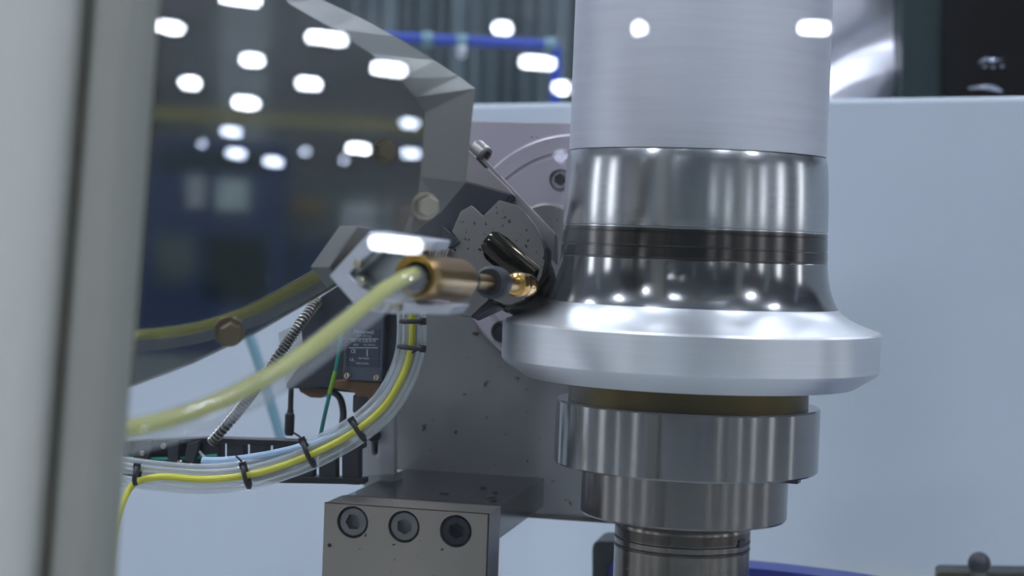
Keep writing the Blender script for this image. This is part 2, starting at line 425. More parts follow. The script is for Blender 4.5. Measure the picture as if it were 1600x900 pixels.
b = MB(); b.box((4.0, -15.5, 1.98), 16, 0.2, 0.12, V((1, 0, 0)), V((0, 1, 0)), Z); b.build('beam', M['yellow_beam'], t)
for dx in (-7.8, 7.8):
    b = MB(); b.box((4.0 + dx, -15.5, 0.95), 0.2, 0.2, 1.9, V((1, 0, 0)), V((0, 1, 0)), Z); b.build('leg', M['yellow_beam'], t)
added_cols = [(-16, -18), (-9, -22), (-2, -24), (6, -24), (14, -18), (-18, -8), (-18, 2), (16, -8), (18, 2)]  # unseen columns, added for vertical streaks in the metal reflections
for k, (x, y) in enumerate(added_cols):
    b = MB(); b.box((x, y, HH / 2), 0.7, 0.7, HH, V((1, 0, 0)), V((0, 1, 0)), Z)
    tag(b.build('trim_%d' % (k + 1), M['hall_col'], loc=(x, y, 0)), kind='structure')

# ------------------------------------------------------------------ ceiling lamps (linear high-bay lights)
LAMPS = [(375, -2, 70), (265, 43, 50), (394, 94, 42), (510, 60, 70), (297, 130, 38), (384, 161, 46), (483, 131, 44), (607, 108, 60),
         (785, 44, 37), (840, 98, 62), (886, 138, 52), (990, 44, 44), (1272, 44, 54), (362, 206, 38), (369, 240, 38), (427, 253, 38),
         (316, 225, 20), (477, 237, 22), (560, 232, 44), (640, 193, 36), (642, 240, 36), (538, 250, 20), (880, 244, 26), (618, 382, 88), (893, 258, 22)]
LAMP_AT = ['cut off by the top edge of the picture', 'leftmost oval beside the frame stile', 'small oval below the lamp at the top edge', 'widest oval high on the polished plate',
           'leftmost oval of the second row on the polished plate', 'oval under the small oval of the polished plate', 'oval below the widest oval of the plate', 'wide oval on the chamfer near the blue rail',
           'small oval above the blue rail', 'wide oval under the blue rail', 'oval on the left edge of the upper tube', 'oval near the top of the upper tube, left half',
           'oval at the right edge of the upper tube', 'upper of three dim ovals left on the plate', 'middle of three dim ovals left on the plate', 'lowest of three dim ovals on the plate',
           'faint round spot left of the three dim ovals', 'faint round spot right of the three dim ovals', 'oval just left of the upper nut of the plate', 'upper of two dim ovals on the right chamfer',
           'lower of two dim ovals on the right chamfer', 'faint spot below the oval beside the upper nut', 'upper of two round spots at the workpiece edge', 'longest bar, lying across the nozzle bracket',
           'lower of two round spots at the workpiece edge']
def lamp(center, along, length, dia, label, group, lens='lens'):
    along = along.normalized()
    t = thing('ceiling_lamp', label, 'lamp', center + Z * 0.0, group)
    b = MB(); r = dia / 2; prof = []
    L_ = max(length - dia, 0.001)
    for k in range(7):
        a = math.pi / 2 * k / 6; prof.append((max(r * math.sin(a), 1e-4), -L_ / 2 - r * math.cos(a)))
    for k in range(7):
        a = math.pi / 2 * k / 6; prof.append((max(r * math.cos(a), 1e-4), L_ / 2 + r * math.sin(a)))
    b.lathe(center, along, prof, 12, ref=Z, cap=False); b.build('lens', M[lens], t)
    side = along.cross(Z).normalized()
    b = MB(); b.box(center + Z * (r + 0.03), length, dia * 1.1, 0.06, along, side, Z); b.build('lamp_housing', M['lamp_case'], t)
    b = MB(); b.tube([center + Z * (r + 0.06), V((center.x, center.y, HH))], 0.01, 6, 1); b.build('suspension_rod', M['lamp_case'], t)
LZ = 10.0
for k, (px, py, wd) in enumerate(LAMPS):
    d = ray(px, py); q = PP.at(px, py); r = d - PN * (2 * d.dot(PN))
    s = (LZ - q.z) / r.z; c = q + r * s
    dist = s + 0.5
    dia = (13 if py < 180 or wd > 60 else (9 if wd > 30 else 7)) / FPX * dist
    L = max((wd - 11) / FPX * dist, dia)
    lamp(c, V((r.y, -r.x, 0)), L, dia, 'ceiling lamp mirrored in the window, ' + LAMP_AT[k], 'ceiling lamps mirrored in the window',
         'lens_faint' if k in (16, 17, 21, 24) else ('lens_dim' if k in (13, 14, 15, 19, 20, 22) else 'lens'))
for x in (-10, -3.3, 3.3, 10):
    for y in (-8, -1.5, 5, 11.5):
        lamp(V((x, y, LZ)), V((1, 0, 0)), 1.6, 0.44, 'ceiling lamp hanging in the hall above the machine', 'ceiling lamps above the machine')

# ================================================================== the machine: rear enclosure panel
pa = V((0.414, 1.45, 0)); pdir = V((-0.822, 0.569, 0)).normalized(); pn = V((-pdir.y, pdir.x, 0))
if pn.y > 0: pn = -pn
ptop = 1.5 + 0.129
t = thing('enclosure_panel', 'large white-blue painted sheet panel behind the spinning workpiece', 'panel', pa + pdir * 0.5 + Z * 0.5)
def seg_box(name, s0, s1, z0, z1, th, off, m, bevel=0.003):
    b = MB(); c = pa + pdir * ((s0 + s1) / 2) + pn * (off - th / 2); c.z = (z0 + z1) / 2
    b.box(c, abs(s1 - s0), th, z1 - z0, pdir, pn, Z); return b.build(name, m, t, bevel=bevel)
seg_box('sheet', -0.6, 2.2, 0.5, ptop, 0.03, 0.0, M['panel'], 0.004)

# ================================================================== carriage plate with round face plate
CP = Plane(P(617, 600, 1.185), -MY)          # front face of the carriage plate
t = thing('carriage_plate', 'stained grey steel carriage plate standing behind the bracket and workpiece', 'plate', CP.at(700, 812))
b = MB()
out = [CP.at(x, y) for x, y in ((617, 186), (1010, 200), (1010, 819), (850, 809), (617, 800))]
zt = out[0].z; out[1].z = zt; zb = out[3].z; out[2].z = zb; out[4].z = zb
out[4].x, out[4].y = out[0].x, out[0].y; out[2].x, out[2].y = out[1].x, out[1].y
out[3] = (out[2] + out[4]) / 2
b.prism([out[0], out[1], out[2], out[4]], MY * 0.035); b.build('slab', M['plate'], t, bevel=0.0015)
b = MB(); up4 = [CP.at(619, 187), CP.at(1008, 201), CP.at(1008, 470), CP.at(619, 470)]; up4[1].z = up4[0].z = zt - 0.001; up4[2].z = up4[3].z
b.prism([p - MY * 0.001 for p in up4], MY * 0.001); b.build('lighter_upper_face', M['disc'], t)  # upper part of the slab given the lighter mauve-grey colour
b = MB(); b.box((out[2] + out[4]) / 2 + MY * 0.002 + Z * 0.001, (out[2] - out[4]).length, 0.006, 0.003); b.build('rusty_edge', M['rust_edge'], t)
t = thing('face_plate', 'round mauve-grey face plate behind the roller holder, with counterbored holes', 'face plate', CP.at(900, 590))
dc = CP.at(900, 400) - MY * 0.0012; RR = 190 * (dc - CAM).dot(FW) / FPX
b = MB(); b.lathe(dc, -MY, [(RR * 1.012, 0), (RR * 1.012, 0.0002), (RR, 0.0004), (RR, 0.0045), (RR - 0.0015, 0.0065), (RR * 0.86, 0.0065), (RR * 0.85, 0.0055), (RR * 0.83, 0.0055), (RR * 0.82, 0.0075), (RR * 0.32, 0.0075), (RR * 0.3, 0.005)], 72, ref=Z)
b.build('disc', M['disc'], t, bevel=0)
def on_disc(px, py, h=0.0078): 
    return Plane(dc - MY * h, -MY).at(px, py)
for (px, py, rr, mm) in ((875, 280, 15, 'hole_mauve'), (784, 518, 15, 'hole')):
    c = on_disc(px, py); r = rr * 1.15 / FPX
    b = MB(); b.lathe(c, -MY, [(r * 1.12, -0.002), (r * 1.12, 0.0012), (r, 0.0016), (r, -0.001), (r * 0.7, -0.0012)], 24, ref=Z); b.build('counterbore', M[mm], t)
    b = MB(); b.lathe(c, -MY, [(r * 0.62, -0.001), (r * 0.62, 0.0008)], 6, ref=Z, smooth=False); b.build('hole_screw', M['hole'], t)
# small round hub on the face plate behind the roller
b = MB(); hc = on_disc(860, 375); b.lathe(hc, -MY, [(0.0235, -0.001), (0.0235, 0.012), (0.022, 0.0135)], 40, ref=Z); b.build('pivot_boss', M['yoke'], t)

# ================================================================== workpiece on its mandrel (axis vertical)
AX = P(1084, 380.5, 1.0); AX.z = 0
def zz(y): return 1.5 - (y - 380.5) / FPX
def rev(name, prof, m, parent, n=128, bevel=0):
    b = MB(); b.lathe(V((AX.x, AX.y, 0)), Z, [(max(r, 0.5) / FPX, zz(y)) for r, y in prof], n); return b.build(name, m, parent)
base = V((AX.x, AX.y, zz(596)))
t = thing('workpiece', 'spinning turned aluminium hub with burnished waist and wide flange', 'workpiece', base)
rev('upper_tube', [(120, -700), (198, -700), (198.5, -200), (199.5, 236), (199, 242), (120, 243.5)], M['tube'], t)
rev('burnished_band', [(120, 243.5), (199, 243.5), (201, 250), (202.2, 258), (203, 268), (203.8, 280), (204.9, 300), (205.6, 330), (206, 354), (205.8, 356.5), (204.6, 357.5), (204.6, 359), (205.8, 360)], M['band'], t)
rev('dark_ring', [(150, 360), (205.8, 360), (206.1, 364), (205.3, 364.8), (205.3, 366), (206.2, 366.8), (206.6, 385), (205.9, 386), (206.0, 387.5), (206.9, 388.3), (207.3, 402), (206.6, 403), (206.6, 405), (207.5, 406)], M['band_dark'], t)
rev('cove', [(150, 406), (207.5, 406), (208.1, 414), (209.3, 424), (210.9, 434), (213.2, 444), (216, 453), (219.5, 462), (223, 469.5), (226.5, 475)], M['cove'], t)
rev('flange', [(150, 475), (226.5, 475), (227, 476.4), (234, 483), (243, 489), (255, 495), (268, 500), (291, 508), (294, 511.5), (294, 567), (290, 573), (256, 595), (150, 596)], M['flange'], t)

t = thing('mandrel', 'polished stepped steel mandrel carrying the spinning hub from below', 'mandrel', V((AX.x, AX.y, zz(1100))))
rev('neck', [(90, 596), (187, 596), (187, 632), (90, 632)], M['neck'], t)
rev('collar', [(90, 629), (203.5, 629), (206, 631.5), (206, 726), (204, 728.5), (90, 728.5)], M['collar'], t)
rev('lower_collar', [(90, 728), (161, 728), (161, 803), (158.5, 806), (90, 806)], M['collar2'], t)
rev('shaft', [(60, 806), (98, 806), (105, 818), (106, 822), (106, 838.5), (104.5, 839.5), (104.5, 842), (106, 843), (106, 851), (104.6, 852), (104.6, 855), (106, 856), (106, 1100), (60, 1100)], M['shaft'], t)
rev('dark_brown_band', [(100, 824), (106.15, 824.5), (106.15, 838), (100, 838.5)], M['brown_band'], t, 96)  # thin ring, darker brown than the shaft
for y in (841, 852):
    rev('oil_groove', [(100, y), (106.5, y + 0.3), (106.5, y + 1.7), (100, y + 2)], M['groove'], t, 96)
# small stop under the collar, keyway in the shaft
dirn = V((0.93, -0.36, 0)).normalized(); e2 = V((-dirn.y, dirn.x, 0))
b = MB(); b.box(V((AX.x, AX.y, zz(735))) + dirn * (168 / FPX), 0.010, 0.008, 14 / FPX, dirn, e2, Z); b.build('stop_tab', M['dark_steel'], t, bevel=0.0006)
dirn = V((0.80, -0.60, 0)); e2 = V((-dirn.y, dirn.x, 0))
b = MB(); b.box(V((AX.x, AX.y, zz(838))) + dirn * (104.5 / FPX), 0.003, 0.006, 12 / FPX, dirn, e2, Z); b.build('key', M['dark_steel'], t, bevel=0.0004)

# ================================================================== L-shaped mounting bracket with three socket screws
BF = Plane(P(507, 785, 1.02), -MY)
c0 = BF.at(507, 785); c1 = BF.at(762, 805)
BW = (c1 - c0).dot(MX); ztop = (c0.z + c1.z) / 2
c0.z = ztop
BD = (CP.p - c0).dot(MY)                # depth back to the carriage plate
t = thing('mounting_bracket', 'heavy grey steel bracket with three socket screws in front of the carriage plate', 'bracket', c0 - Z * 0.12)
FT = BD * 0.20                          # thickness of the front plate
def bp(u, v, wz): return c0 + MX * u + MY * v + Z * wz
hpos = [(551, 816), (631, 823), (712, 830)]
hr = 25.5 * 1.01 / FPX
holes = []
for (px, py) in hpos:
    h = BF.at(px, py); holes.append(h)
b = MB()
b.prism([bp(0, 0, 0), bp(BW, 0, 0), bp(BW, 0, -0.2), bp(0, 0, -0.2)], MY * 0.010, [circle(h, MX, Z, hr, 32) for h in holes])
b.prism([bp(0, 0.0099, 0), bp(BW, 0.0099, 0), bp(BW, 0.0099, -0.2), bp(0, 0.0099, -0.2)], MY * (FT - 0.0099))
b.build('front_plate', M['bracket'], t)
b = MB(); b.box(bp(BW / 2, (FT + BD) / 2 + 0.0004, -0.0095 - 0.0005), BW - 0.001, BD - FT - 0.0008, 0.019); b.build('arm', M['bracket_top'], t, bevel=0.0006)
b = MB(); b.box(bp(BW / 2, 0.0012, 0.00015), BW, 0.0024, 0.0004); b.build('rusty_edge', M['rust_edge'], t)
b = MB(); b.box(bp(BW - 0.0001, 0.0022, -0.1), 0.0005, 0.0036, 0.2); b.build('rusty_edge', M['rust_edge'], t)
b = MB(); b.box(bp(BW / 2, FT + 0.0002, 0.0001), BW * 0.97, 0.0005, 0.0003); b.build('joint_line', M['hole'], t)
for k, (u, v, rr) in enumerate(((0.55, 0.42, 0.0030), (0.72, 0.62, 0.0022), (0.86, 0.40, 0.0030), (0.90, 0.33, 0.0024), (0.84, 0.52, 0.0018))):
    b = MB(); b.lathe(bp(BW * u, BD * v, -0.0004), Z, [(rr, 0), (rr * 0.9, 0.0007)], 14); b.build('oil_drop', M['hole'], t)
b = MB(); b.lathe(BF.at(515, 852) , -MY, [(0.0011, -0.001), (0.0011, 0.0006)], 10, ref=Z); b.build('pin', M['hole'], t)
def socket_screw(h, ang, m, mi):
    r = 22.8 * 1.01 / FPX; rh = 13.2 * 1.01 / FPX
    b = MB()
    hexa = [h + MY * 0.0012 + (MX * math.cos(ang + k * math.pi / 3) + Z * math.sin(ang + k * math.pi / 3)) * rh for k in range(6)]
    b.prism(circle(h + MY * 0.0012, MX, Z, r * 0.93, 36), MY * 0.0055, [hexa])
    n = 36; o1 = circle(h + MY * 0.0012, MX, Z, r * 0.93, n); o2 = circle(h + MY * 0.0022, MX, Z, r, n); o3 = circle(h + MY * 0.0085, MX, Z, r, n)
    vs = o1 + o2 + o3; fs = []
    for i in range(2):
        for k in range(n): fs.append((i * n + k, i * n + (k + 1) % n, (i + 1) * n + (k + 1) % n, (i + 1) * n + k))
    b.add(vs, fs, False)
    s_ = b.build('socket_screw', m, t)
    b = MB(); b.prism([p + MY * 0.0055 for p in hexa], MY * 0.0005); b.build('socket_floor', mi, s_)
socket_screw(holes[0], 0.05, M['bolt_black'], M['bolt_black'])
socket_screw(holes[1], math.pi / 6, M['bolt_black'], M['bolt_black'])
socket_screw(holes[2], 0.45, M['bolt_dark'], M['hole'])

# ================================================================== roller holder (yoke) and roller
YN = (-MY * 0.97 + MX * 0.05 + Z * 0.12).normalized()
YP = Plane(P(780, 400, 0.985), YN)
def yp(px, py, off=0.0): return Plane(YP.p + YN * off, YN).at(px, py)
t = thing('roller_holder', 'slanted pitted steel roller holder beside the workpiece', 'tool holder', yp(760, 495, -0.03))
bk = -YN
# long slanted strap behind
b = MB(); b.prism([yp(x, y, -0.030) for x, y in ((690, 182), (737, 226), (868, 365), (868, 412), (700, 245))], bk * 0.012); b.build('strap', M['yoke_bar'], t, bevel=0.0006)
b = MB(); b.prism([yp(x, y, -0.022) for x, y in ((690, 192), (729, 230), (799, 298), (803, 306), (736, 287), (690, 272))], bk * 0.009); b.build('milled_bar', M['yoke_bar'], t, bevel=0.0008)
b = MB(); b.prism([yp(x, y, -0.013) for x, y in ((690, 275), (736, 286), (799, 304), (776, 332), (764, 350), (724, 366), (700, 398), (640, 400), (640, 320))], bk * 0.016); b.build('shaded_underside', M['dark_steel'], t, bevel=0.0008)  # bar underside and yoke arm; the shade is in the dark colour
# main yoke plate with the slot for the roller
outer = [(780, 313), (792, 316), (808, 321), (822, 334), (836, 352), (845, 370), (850, 388), (851, 410), (846, 432), (834, 452), (818, 468), (800, 475), (782, 473), (766, 466),
         (752, 478), (735, 494), (716, 492), (704, 484), (700, 440), (690, 400), (704, 388), (719, 378), (706, 362), (720, 330), (737, 321), (755, 338)]
slot = [(775, 366), (783, 366), (792, 371), (838, 414), (842, 424), (838, 436), (826, 444), (812, 446), (800, 440), (758, 404), (755, 396), (757, 388), (764, 376)]
b = MB(); b.prism([yp(x, y) for x, y in outer], bk * 0.013, [[yp(x, y) for x, y in slot]]); b.build('yoke_plate', M['yoke'], t, bevel=0.0004, seg=1)
b = MB(); b.prism([yp(x, y, -0.0125) for x, y in ((757, 340), (785, 322), (826, 342), (858, 388), (858, 430), (836, 460), (780, 465), (740, 420))], bk * 0.010); b.build('rear_cheek', M['dark_steel'], t, bevel=0.0006)
b = MB(); b.prism([yp(x, y, 0.002) for x, y in ((690, 352), (719, 378), (708, 386), (690, 386))], bk * 0.012); b.build('dark_block', M['black_soft'], t, bevel=0.0004)  # black block in the gap by the yoke, for the gap's darkness
b = MB(); b.prism([yp(x, y, -0.003) for x, y in ((756, 474), (768, 470), (780, 478), (738, 497), (735, 494))], bk * 0.02); b.build('foot', M['dark_steel'], t, bevel=0.0006)
# cylindrical screw head at the upper end of the strap
h = yp(753, 240, -0.032); axs = (MX * 0.75 - Z * 0.55 - MY * 0.3).normalized()
b = MB(); b.lathe(h - axs * 0.006, axs, [(0.0055, 0), (0.0058, 0.001), (0.0058, 0.008), (0.0052, 0.009), (0.0034, 0.009), (0.0034, 0.006)], 24); b.build('cap_screw', M['yoke'], t)
b = MB(); b.prism([yp(x, y, -0.0215) for x, y in ((745, 244), (757, 256), (762, 262), (758, 262), (744, 248))], bk * 0.0006); b.build('slot_mark', M['hole'], t)
# coil spring behind the dark block
pts = []
s0 = yp(676, 388, 0.001); s1 = yp(702, 402, 0.001); ea = (s1 - s0).normalized(); e1 = (Z - ea * Z.dot(ea)).normalized(); e2 = ea.cross(e1)
for k in range(73):
    a = k / 12 * 2 * math.pi; pts.append(s0 + (s1 - s0) * (k / 72) + (e1 * math.cos(a) + e2 * math.sin(a)) * 0.004)
b = MB(); b.tube(pts, 0.0007, 5, 1); b.build('spring', M['conduit'], t)

t = thing('forming_roller', 'oiled black steel roller pressed against the waist of the hub', 'roller', yp(840, 470, -0.01))
ra = (yp(838, 438, -0.006) - yp(770, 380, -0.006)).normalized()
ro = yp(770, 380, -0.007)
Ls = (yp(838, 438, -0.006) - yp(770, 380, -0.006)).length
b = MB(); b.lathe(ro - ra * 0.004, ra, [(0.006, 0), (0.0085, 0.001), (0.0098, 0.004), (0.0098, Ls * 0.7), (0.0098, Ls + 0.002)], 40); b.build('journal', M['roller'], t)
rc = yp(815, 440, -0.026); RO = 0.0195
b = MB(); prof = [(0.006, -0.006)]
for k in range(13):
    a = -math.pi / 2 + math.pi * k / 12; prof.append((RO - 0.0045 + 0.0045 * math.cos(a), 0.0055 * math.sin(a)))
prof.append((0.006, 0.006))
b.lathe(rc, YN, prof, 64); b.build('roller_ring', M['roller'], t)

# ================================================================== polished plate (front left), its outline chamfered
VPd = (FW + RT * (-560 / FPX) + UP * (150 / FPX)).normalized()     # into the plate
QP = Plane(P(500, 300, 0.83), -VPd)
def qp(px, py, off=0.0): return Plane(QP.p - VPd * off, VPd).at(px, py)
t = thing('polished_plate', 'large mirror-polished steel plate blurred in front, bolted at its corners', 'plate', qp(300, 560))
qo = [(742, 138), (728, 285), (690, 331), (640, 369), (520, 451), (400, 521), (300, 569), (200, 607), (100, 640), (100, -90), (400, -90), (500, -2), (560, 26), (620, 58), (680, 95), (718, 120)]
qi = [(664, 176), (657, 276), (650, 324), (628, 366), (515, 448), (397, 518), (298, 566), (199, 604), (104, 635), (104, -84), (370, -84), (452, 6), (518, 44), (580, 84), (622, 122), (648, 152)]
b = MB(); A = [qp(x, y, 0.0) for x, y in qi]; B = [qp(x, y, -0.007) for x, y in qo]
tr = tessellate_polygon([A]); b.add(A, [tuple(x) for x in tr]); b.build('mirror_face', M['mirror'], t)
b = MB(); n = len(A); b.add(A + B, [(k, (k + 1) % n, n + (k + 1) % n, n + k) for k in range(n)])
Bb = [p + VPd * 0.022 for p in B]; b.add(B + Bb, [(k, (k + 1) % n, n + (k + 1) % n, n + k) for k in range(n)])
tr = tessellate_polygon([Bb]); b.add(Bb, [tuple(x) for x in tr]); b.build('plate_rim', M['mirror_edge'], t)
def plate_bolt(px, py, m, hgt=0.010, r=0.0062):
    c = qp(px, py, 0.0); o = -VPd
    b = MB(); b.lathe(c, o, [(r * 1.25, -0.0002), (r * 1.25, 0.0012), (r * 1.2, 0.0016)], 28, ref=Z); w_ = b.build('washer', m, t)
    b = MB(); b.lathe(c, o, [(r, 0.0016), (r, hgt - 0.001), (r * 0.86, hgt)], 6, ref=UP, smooth=False); b.build('hex_nut', m, t)
plate_bolt(664, 322, M['bolt_zinc'], 0.014, 0.0052)
plate_bolt(358, 518, M['bolt_old'], 0.018, 0.0056)
plate_bolt(600, 236, M['bolt_old'], 0.010, 0.0046)

# ================================================================== aluminium nozzle bracket (chevron frame)
NN = (-MY * 0.9 - Z * 0.05 - MX * 0.35).normalized()
NP = Plane(P(600, 430, 0.768), NN)
def npt(px, py, off=0.0): return Plane(NP.p + NN * off, NN).at(px, py)
t = thing('nozzle_bracket', 'pale anodised chevron-shaped bracket holding the brass nozzle', 'bracket', npt(620, 492))
oo = [(577, 361), (680, 377), (674, 393), (592, 384), (545, 428), (584, 466), (640, 473), (711, 478), (700, 492), (600, 490), (560, 484), (513, 431)]
b = MB(); b.prism([npt(x, y) for x, y in oo], -NN * 0.012); b.build('frame', M['alu_bracket'], t, bevel=0.0008)
i1 = [(592, 384), (650, 390), (646, 398), (598, 394), (558, 428), (592, 459), (650, 466), (650, 474), (584, 467), (545, 428)]
b = MB(); b.prism([npt(x, y, -0.003) for x, y in i1], -NN * 0.006); b.build('inner_lip', M['alu_inner'], t, bevel=0.0005)
i2 = [(598, 394), (640, 398), (650, 466), (592, 459), (558, 428)]
b = MB(); b.prism([npt(x, y, -0.009) for x, y in i2], -NN * 0.003); b.build('pocket_floor', M['alu_inner'], t)
for k, (px, py) in enumerate(((560, 412), (566, 440), (592, 478), (607, 478), (622, 479))):
    c = npt(px, py, 0.0); b = MB(); b.lathe(c, NN, [(0.0022, -0.001), (0.0022, 0.001), (0.0017, 0.0016)], 14); b.build('fixing_screw', M['bolt_zinc'], t)

# ================================================================== brass coolant nozzle
n0 = P(652, 432, 0.752); n1 = P(826, 446, 0.945); na = (n1 - n0).normalized(); NL = (n1 - n0).length
t = thing('coolant_nozzle', 'brass coolant nozzle with black rings aimed at the roller', 'nozzle', (n0 + n1) / 2 - Z * 0.011)
R1 = 37 * 0.752 / FPX
def nz(name, prof, m, n=40): 
    b = MB(); b.lathe(n0, na, [(r * R1, l * NL) for r, l in prof], n, ref=Z, cap=False); return b.build(name, m, t)
nz('coupling_sleeve', [(0.62, 0.05), (0.62, -0.01), (0.88, -0.02), (0.98, 0.0), (1.0, 0.015), (1.0, 0.07), (0.965, 0.08), (0.965, 0.30), (0.92, 0.32), (0.5, 0.32)], M['brass'])
nz('inner_bore', [(0.62, -0.005), (0.58, 0.12), (0.02, 0.12)], M['dark_steel'])
nz('rubber_collar', [(0.4, 0.32), (0.66, 0.32), (0.70, 0.335), (0.70, 0.38), (0.62, 0.40), (0.3, 0.40)], M['rubber'])
nz('middle_stem', [(0.37, 0.39), (0.37, 0.62)], M['brass'])
nz('rubber_ring', [(0.36, 0.59), (0.66, 0.59), (0.78, 0.60), (0.82, 0.625), (0.81, 0.66), (0.70, 0.685), (0.36, 0.685)], M['rubber'])
nz('front_stem', [(0.40, 0.66), (0.40, 0.90)], M['brass'])
nz('nozzle_tip', [(0.40, 0.85), (0.56, 0.855), (0.65, 0.87), (0.65, 0.90), (0.58, 0.91), (0.58, 0.925), (0.64, 0.94), (0.63, 0.98), (0.5, 1.0), (0.3, 1.0)], M['brass_bright'])

# coolant hose: clear wall with yellow core
hp = [P(660, 434, 0.765), P(640, 441, 0.745), P(600, 464, 0.73), P(540, 512, 0.71), P(470, 566, 0.688), P(400, 610, 0.665), P(330, 644, 0.645), P(260, 668, 0.628), P(190, 684, 0.615), P(120, 694, 0.607), P(60, 700, 0.603)]
t = thing('coolant_hose', 'clear hose with yellow core curving from the brass nozzle to the frame', 'hose', hp[6])
b = MB(); b.tube(hp, 0.0062, 16, 6); b.build('outer_wall', M['clear_hose'], t)
b = MB(); b.tube([p + UP * 0.0027 for p in hp], 0.0031, 10, 6); b.build('yellow_core', M['yellow_core'], t)

# ================================================================== limit switch
LP_ = Plane(P(565, 550, 1.06), (-MY * 0.985 - MX * 0.12).normalized())
def lp(px, py, off=0.0): return Plane(LP_.p + LP_.n * off, LP_.n).at(px, py)
lb = -LP_.n
t = thing('limit_switch', 'black limit switch with printed grey cover and amber base', 'switch', lp(560, 650))
b = MB(); b.prism([lp(x, y, -0.006) for x, y in ((468, 500), (500, 464), (540, 438), (622, 438), (622, 598), (560, 604), (480, 604))], lb * 0.03); b.build('body', M['switch'], t, bevel=0.001)
b = MB(); b.prism([lp(x, y) for x, y in ((540, 478), (600, 480), (597, 597), (535, 593))], lb * 0.010); cv = b.build('cover', M['switch_plate'], t, bevel=0.0008)
b = MB(); b.prism([lp(x, y, 0.0004) for x, y in ((543, 512), (594, 514), (592, 574), (541, 571))], lb * 0.0006); b.build('label_face', M['label_face'], cv)
def text_on(txt, px, py, size_px, parent, m, name='print', plane=lp, off=0.0009, width=None):
    cu = bpy.data.curves.new(name, 'FONT'); cu.body = txt; cu.size = 1.0; cu.align_x = 'CENTER'; cu.align_y = 'CENTER'; cu.resolution_u = 2
    tmp = bpy.data.objects.new('tmp', cu); COL.objects.link(tmp)
    dg = bpy.context.evaluated_depsgraph_get(); me = bpy.data.meshes.new_from_object(tmp.evaluated_get(dg))
    bpy.data.objects.remove(tmp); bpy.data.curves.remove(cu)
    o = plane(px, py, off); ex = (plane(px + 20, py + 0.9, off) - o); ex.normalize(); ey = LP_.n.cross(ex); ey = -ey if ey.z < 0 else ey
    d = (o - CAM).dot(FW); s = size_px * d / FPX
    xs = [v.co.x for v in me.vertices]; wd = max(xs) - min(xs)
    sx = s if width is None else (width * d / FPX) / wd
    inv = WM[parent.name].inverted()
    for v in me.vertices: v.co = inv @ (o + ex * (v.co.x * sx) + ey * (v.co.y * s))
    me.materials.append(m); ob = bpy.data.objects.new(name, me); COL.objects.link(ob); ob.parent = parent
    return ob
text_on('Honeywell', 568.5, 518.5, 10, cv, M['ink'], width=33)
text_on('LIMIT SWITCH', 568, 525.5, 5, cv, M['ink'], width=26)
text_on('SZL-VL-S-B-N-M', 567.5, 532.5, 7, cv, M['ink'], width=42)
text_on('IP67', 556, 539, 5, cv, M['ink'], width=9)
text_on('10A 250VAC', 577, 539, 4, cv, M['ink'], width=20)
text_on('CE', 552, 549, 8, cv, M['ink'], width=8)
text_on('UL', 550, 562, 7, cv, M['ink'], width=8)
text_on('GB14048', 568, 560, 4, cv, M['ink'], width=18)
text_on('MADE IN CHINA', 566, 568, 4, cv, M['ink'], width=22)
for (x0, y0, x1, y1) in ((545, 529, 591, 530), (545, 543, 590, 544), (573, 546, 574, 557)):
    b = MB(); b.prism([lp(x, y, 0.0009) for x, y in ((x0, y0), (x1, y0), (x1, y1), (x0, y1))], lb * 0.0003); b.build('print_rule', M['ink'], cv)
for (px, py) in ((543, 587), (589, 590)):
    c = lp(px, py, 0.0); b = MB(); b.lathe(c, LP_.n, [(0.0021, -0.0005), (0.0021, 0.0009), (0.0016, 0.0016)], 18); sc = b.build('cover_screw', M['screw'], t)
    b = MB(); b.box(c + LP_.n * 0.0016, 0.0004, 0.0004, 0.0028, MX, MY, Z); b.build('screw_slot', M['hole'], sc)
b = MB(); b.prism([lp(x, y, -0.004) for x, y in ((536, 592), (600, 597), (598, 612), (590, 630), (562, 628), (552, 612), (520, 606), (520, 594))], lb * 0.02); b.build('amber_base', M['amber'], t, bevel=0.001)
b = MB(); b.lathe(lp(575, 612, -0.012), -Z, [(0.0078, 0), (0.0078, 0.002), (0.0088, 0.0025), (0.0088, 0.012), (0.0075, 0.0135), (0.006, 0.0136)], 20); b.build('cable_gland', M['black_soft'], t)
b = MB(); b.prism([lp(x, y, -0.02) for x, y in ((447, 600), (475, 560), (482, 600), (560, 608), (556, 614), (480, 607), (448, 607))], lb * 0.006); b.build('mounting_lug', M['black_soft'], t, bevel=0.0004)
b = MB(); b.prism([lp(x, y, -0.024) for x, y in ((466, 606), (515, 606), (512, 616), (500, 622), (484, 621), (468, 612))], lb * 0.012); b.build('lower_boss', M['amber'], t, bevel=0.0006)
b = MB(); b.prism([lp(x, y, -0.028) for x, y in ((434, 520), (476, 500), (470, 560), (480, 600), (447, 600), (440, 560))], lb * 0.003); b.build('back_plate', M['alu_inner'], t, bevel=0.0003)

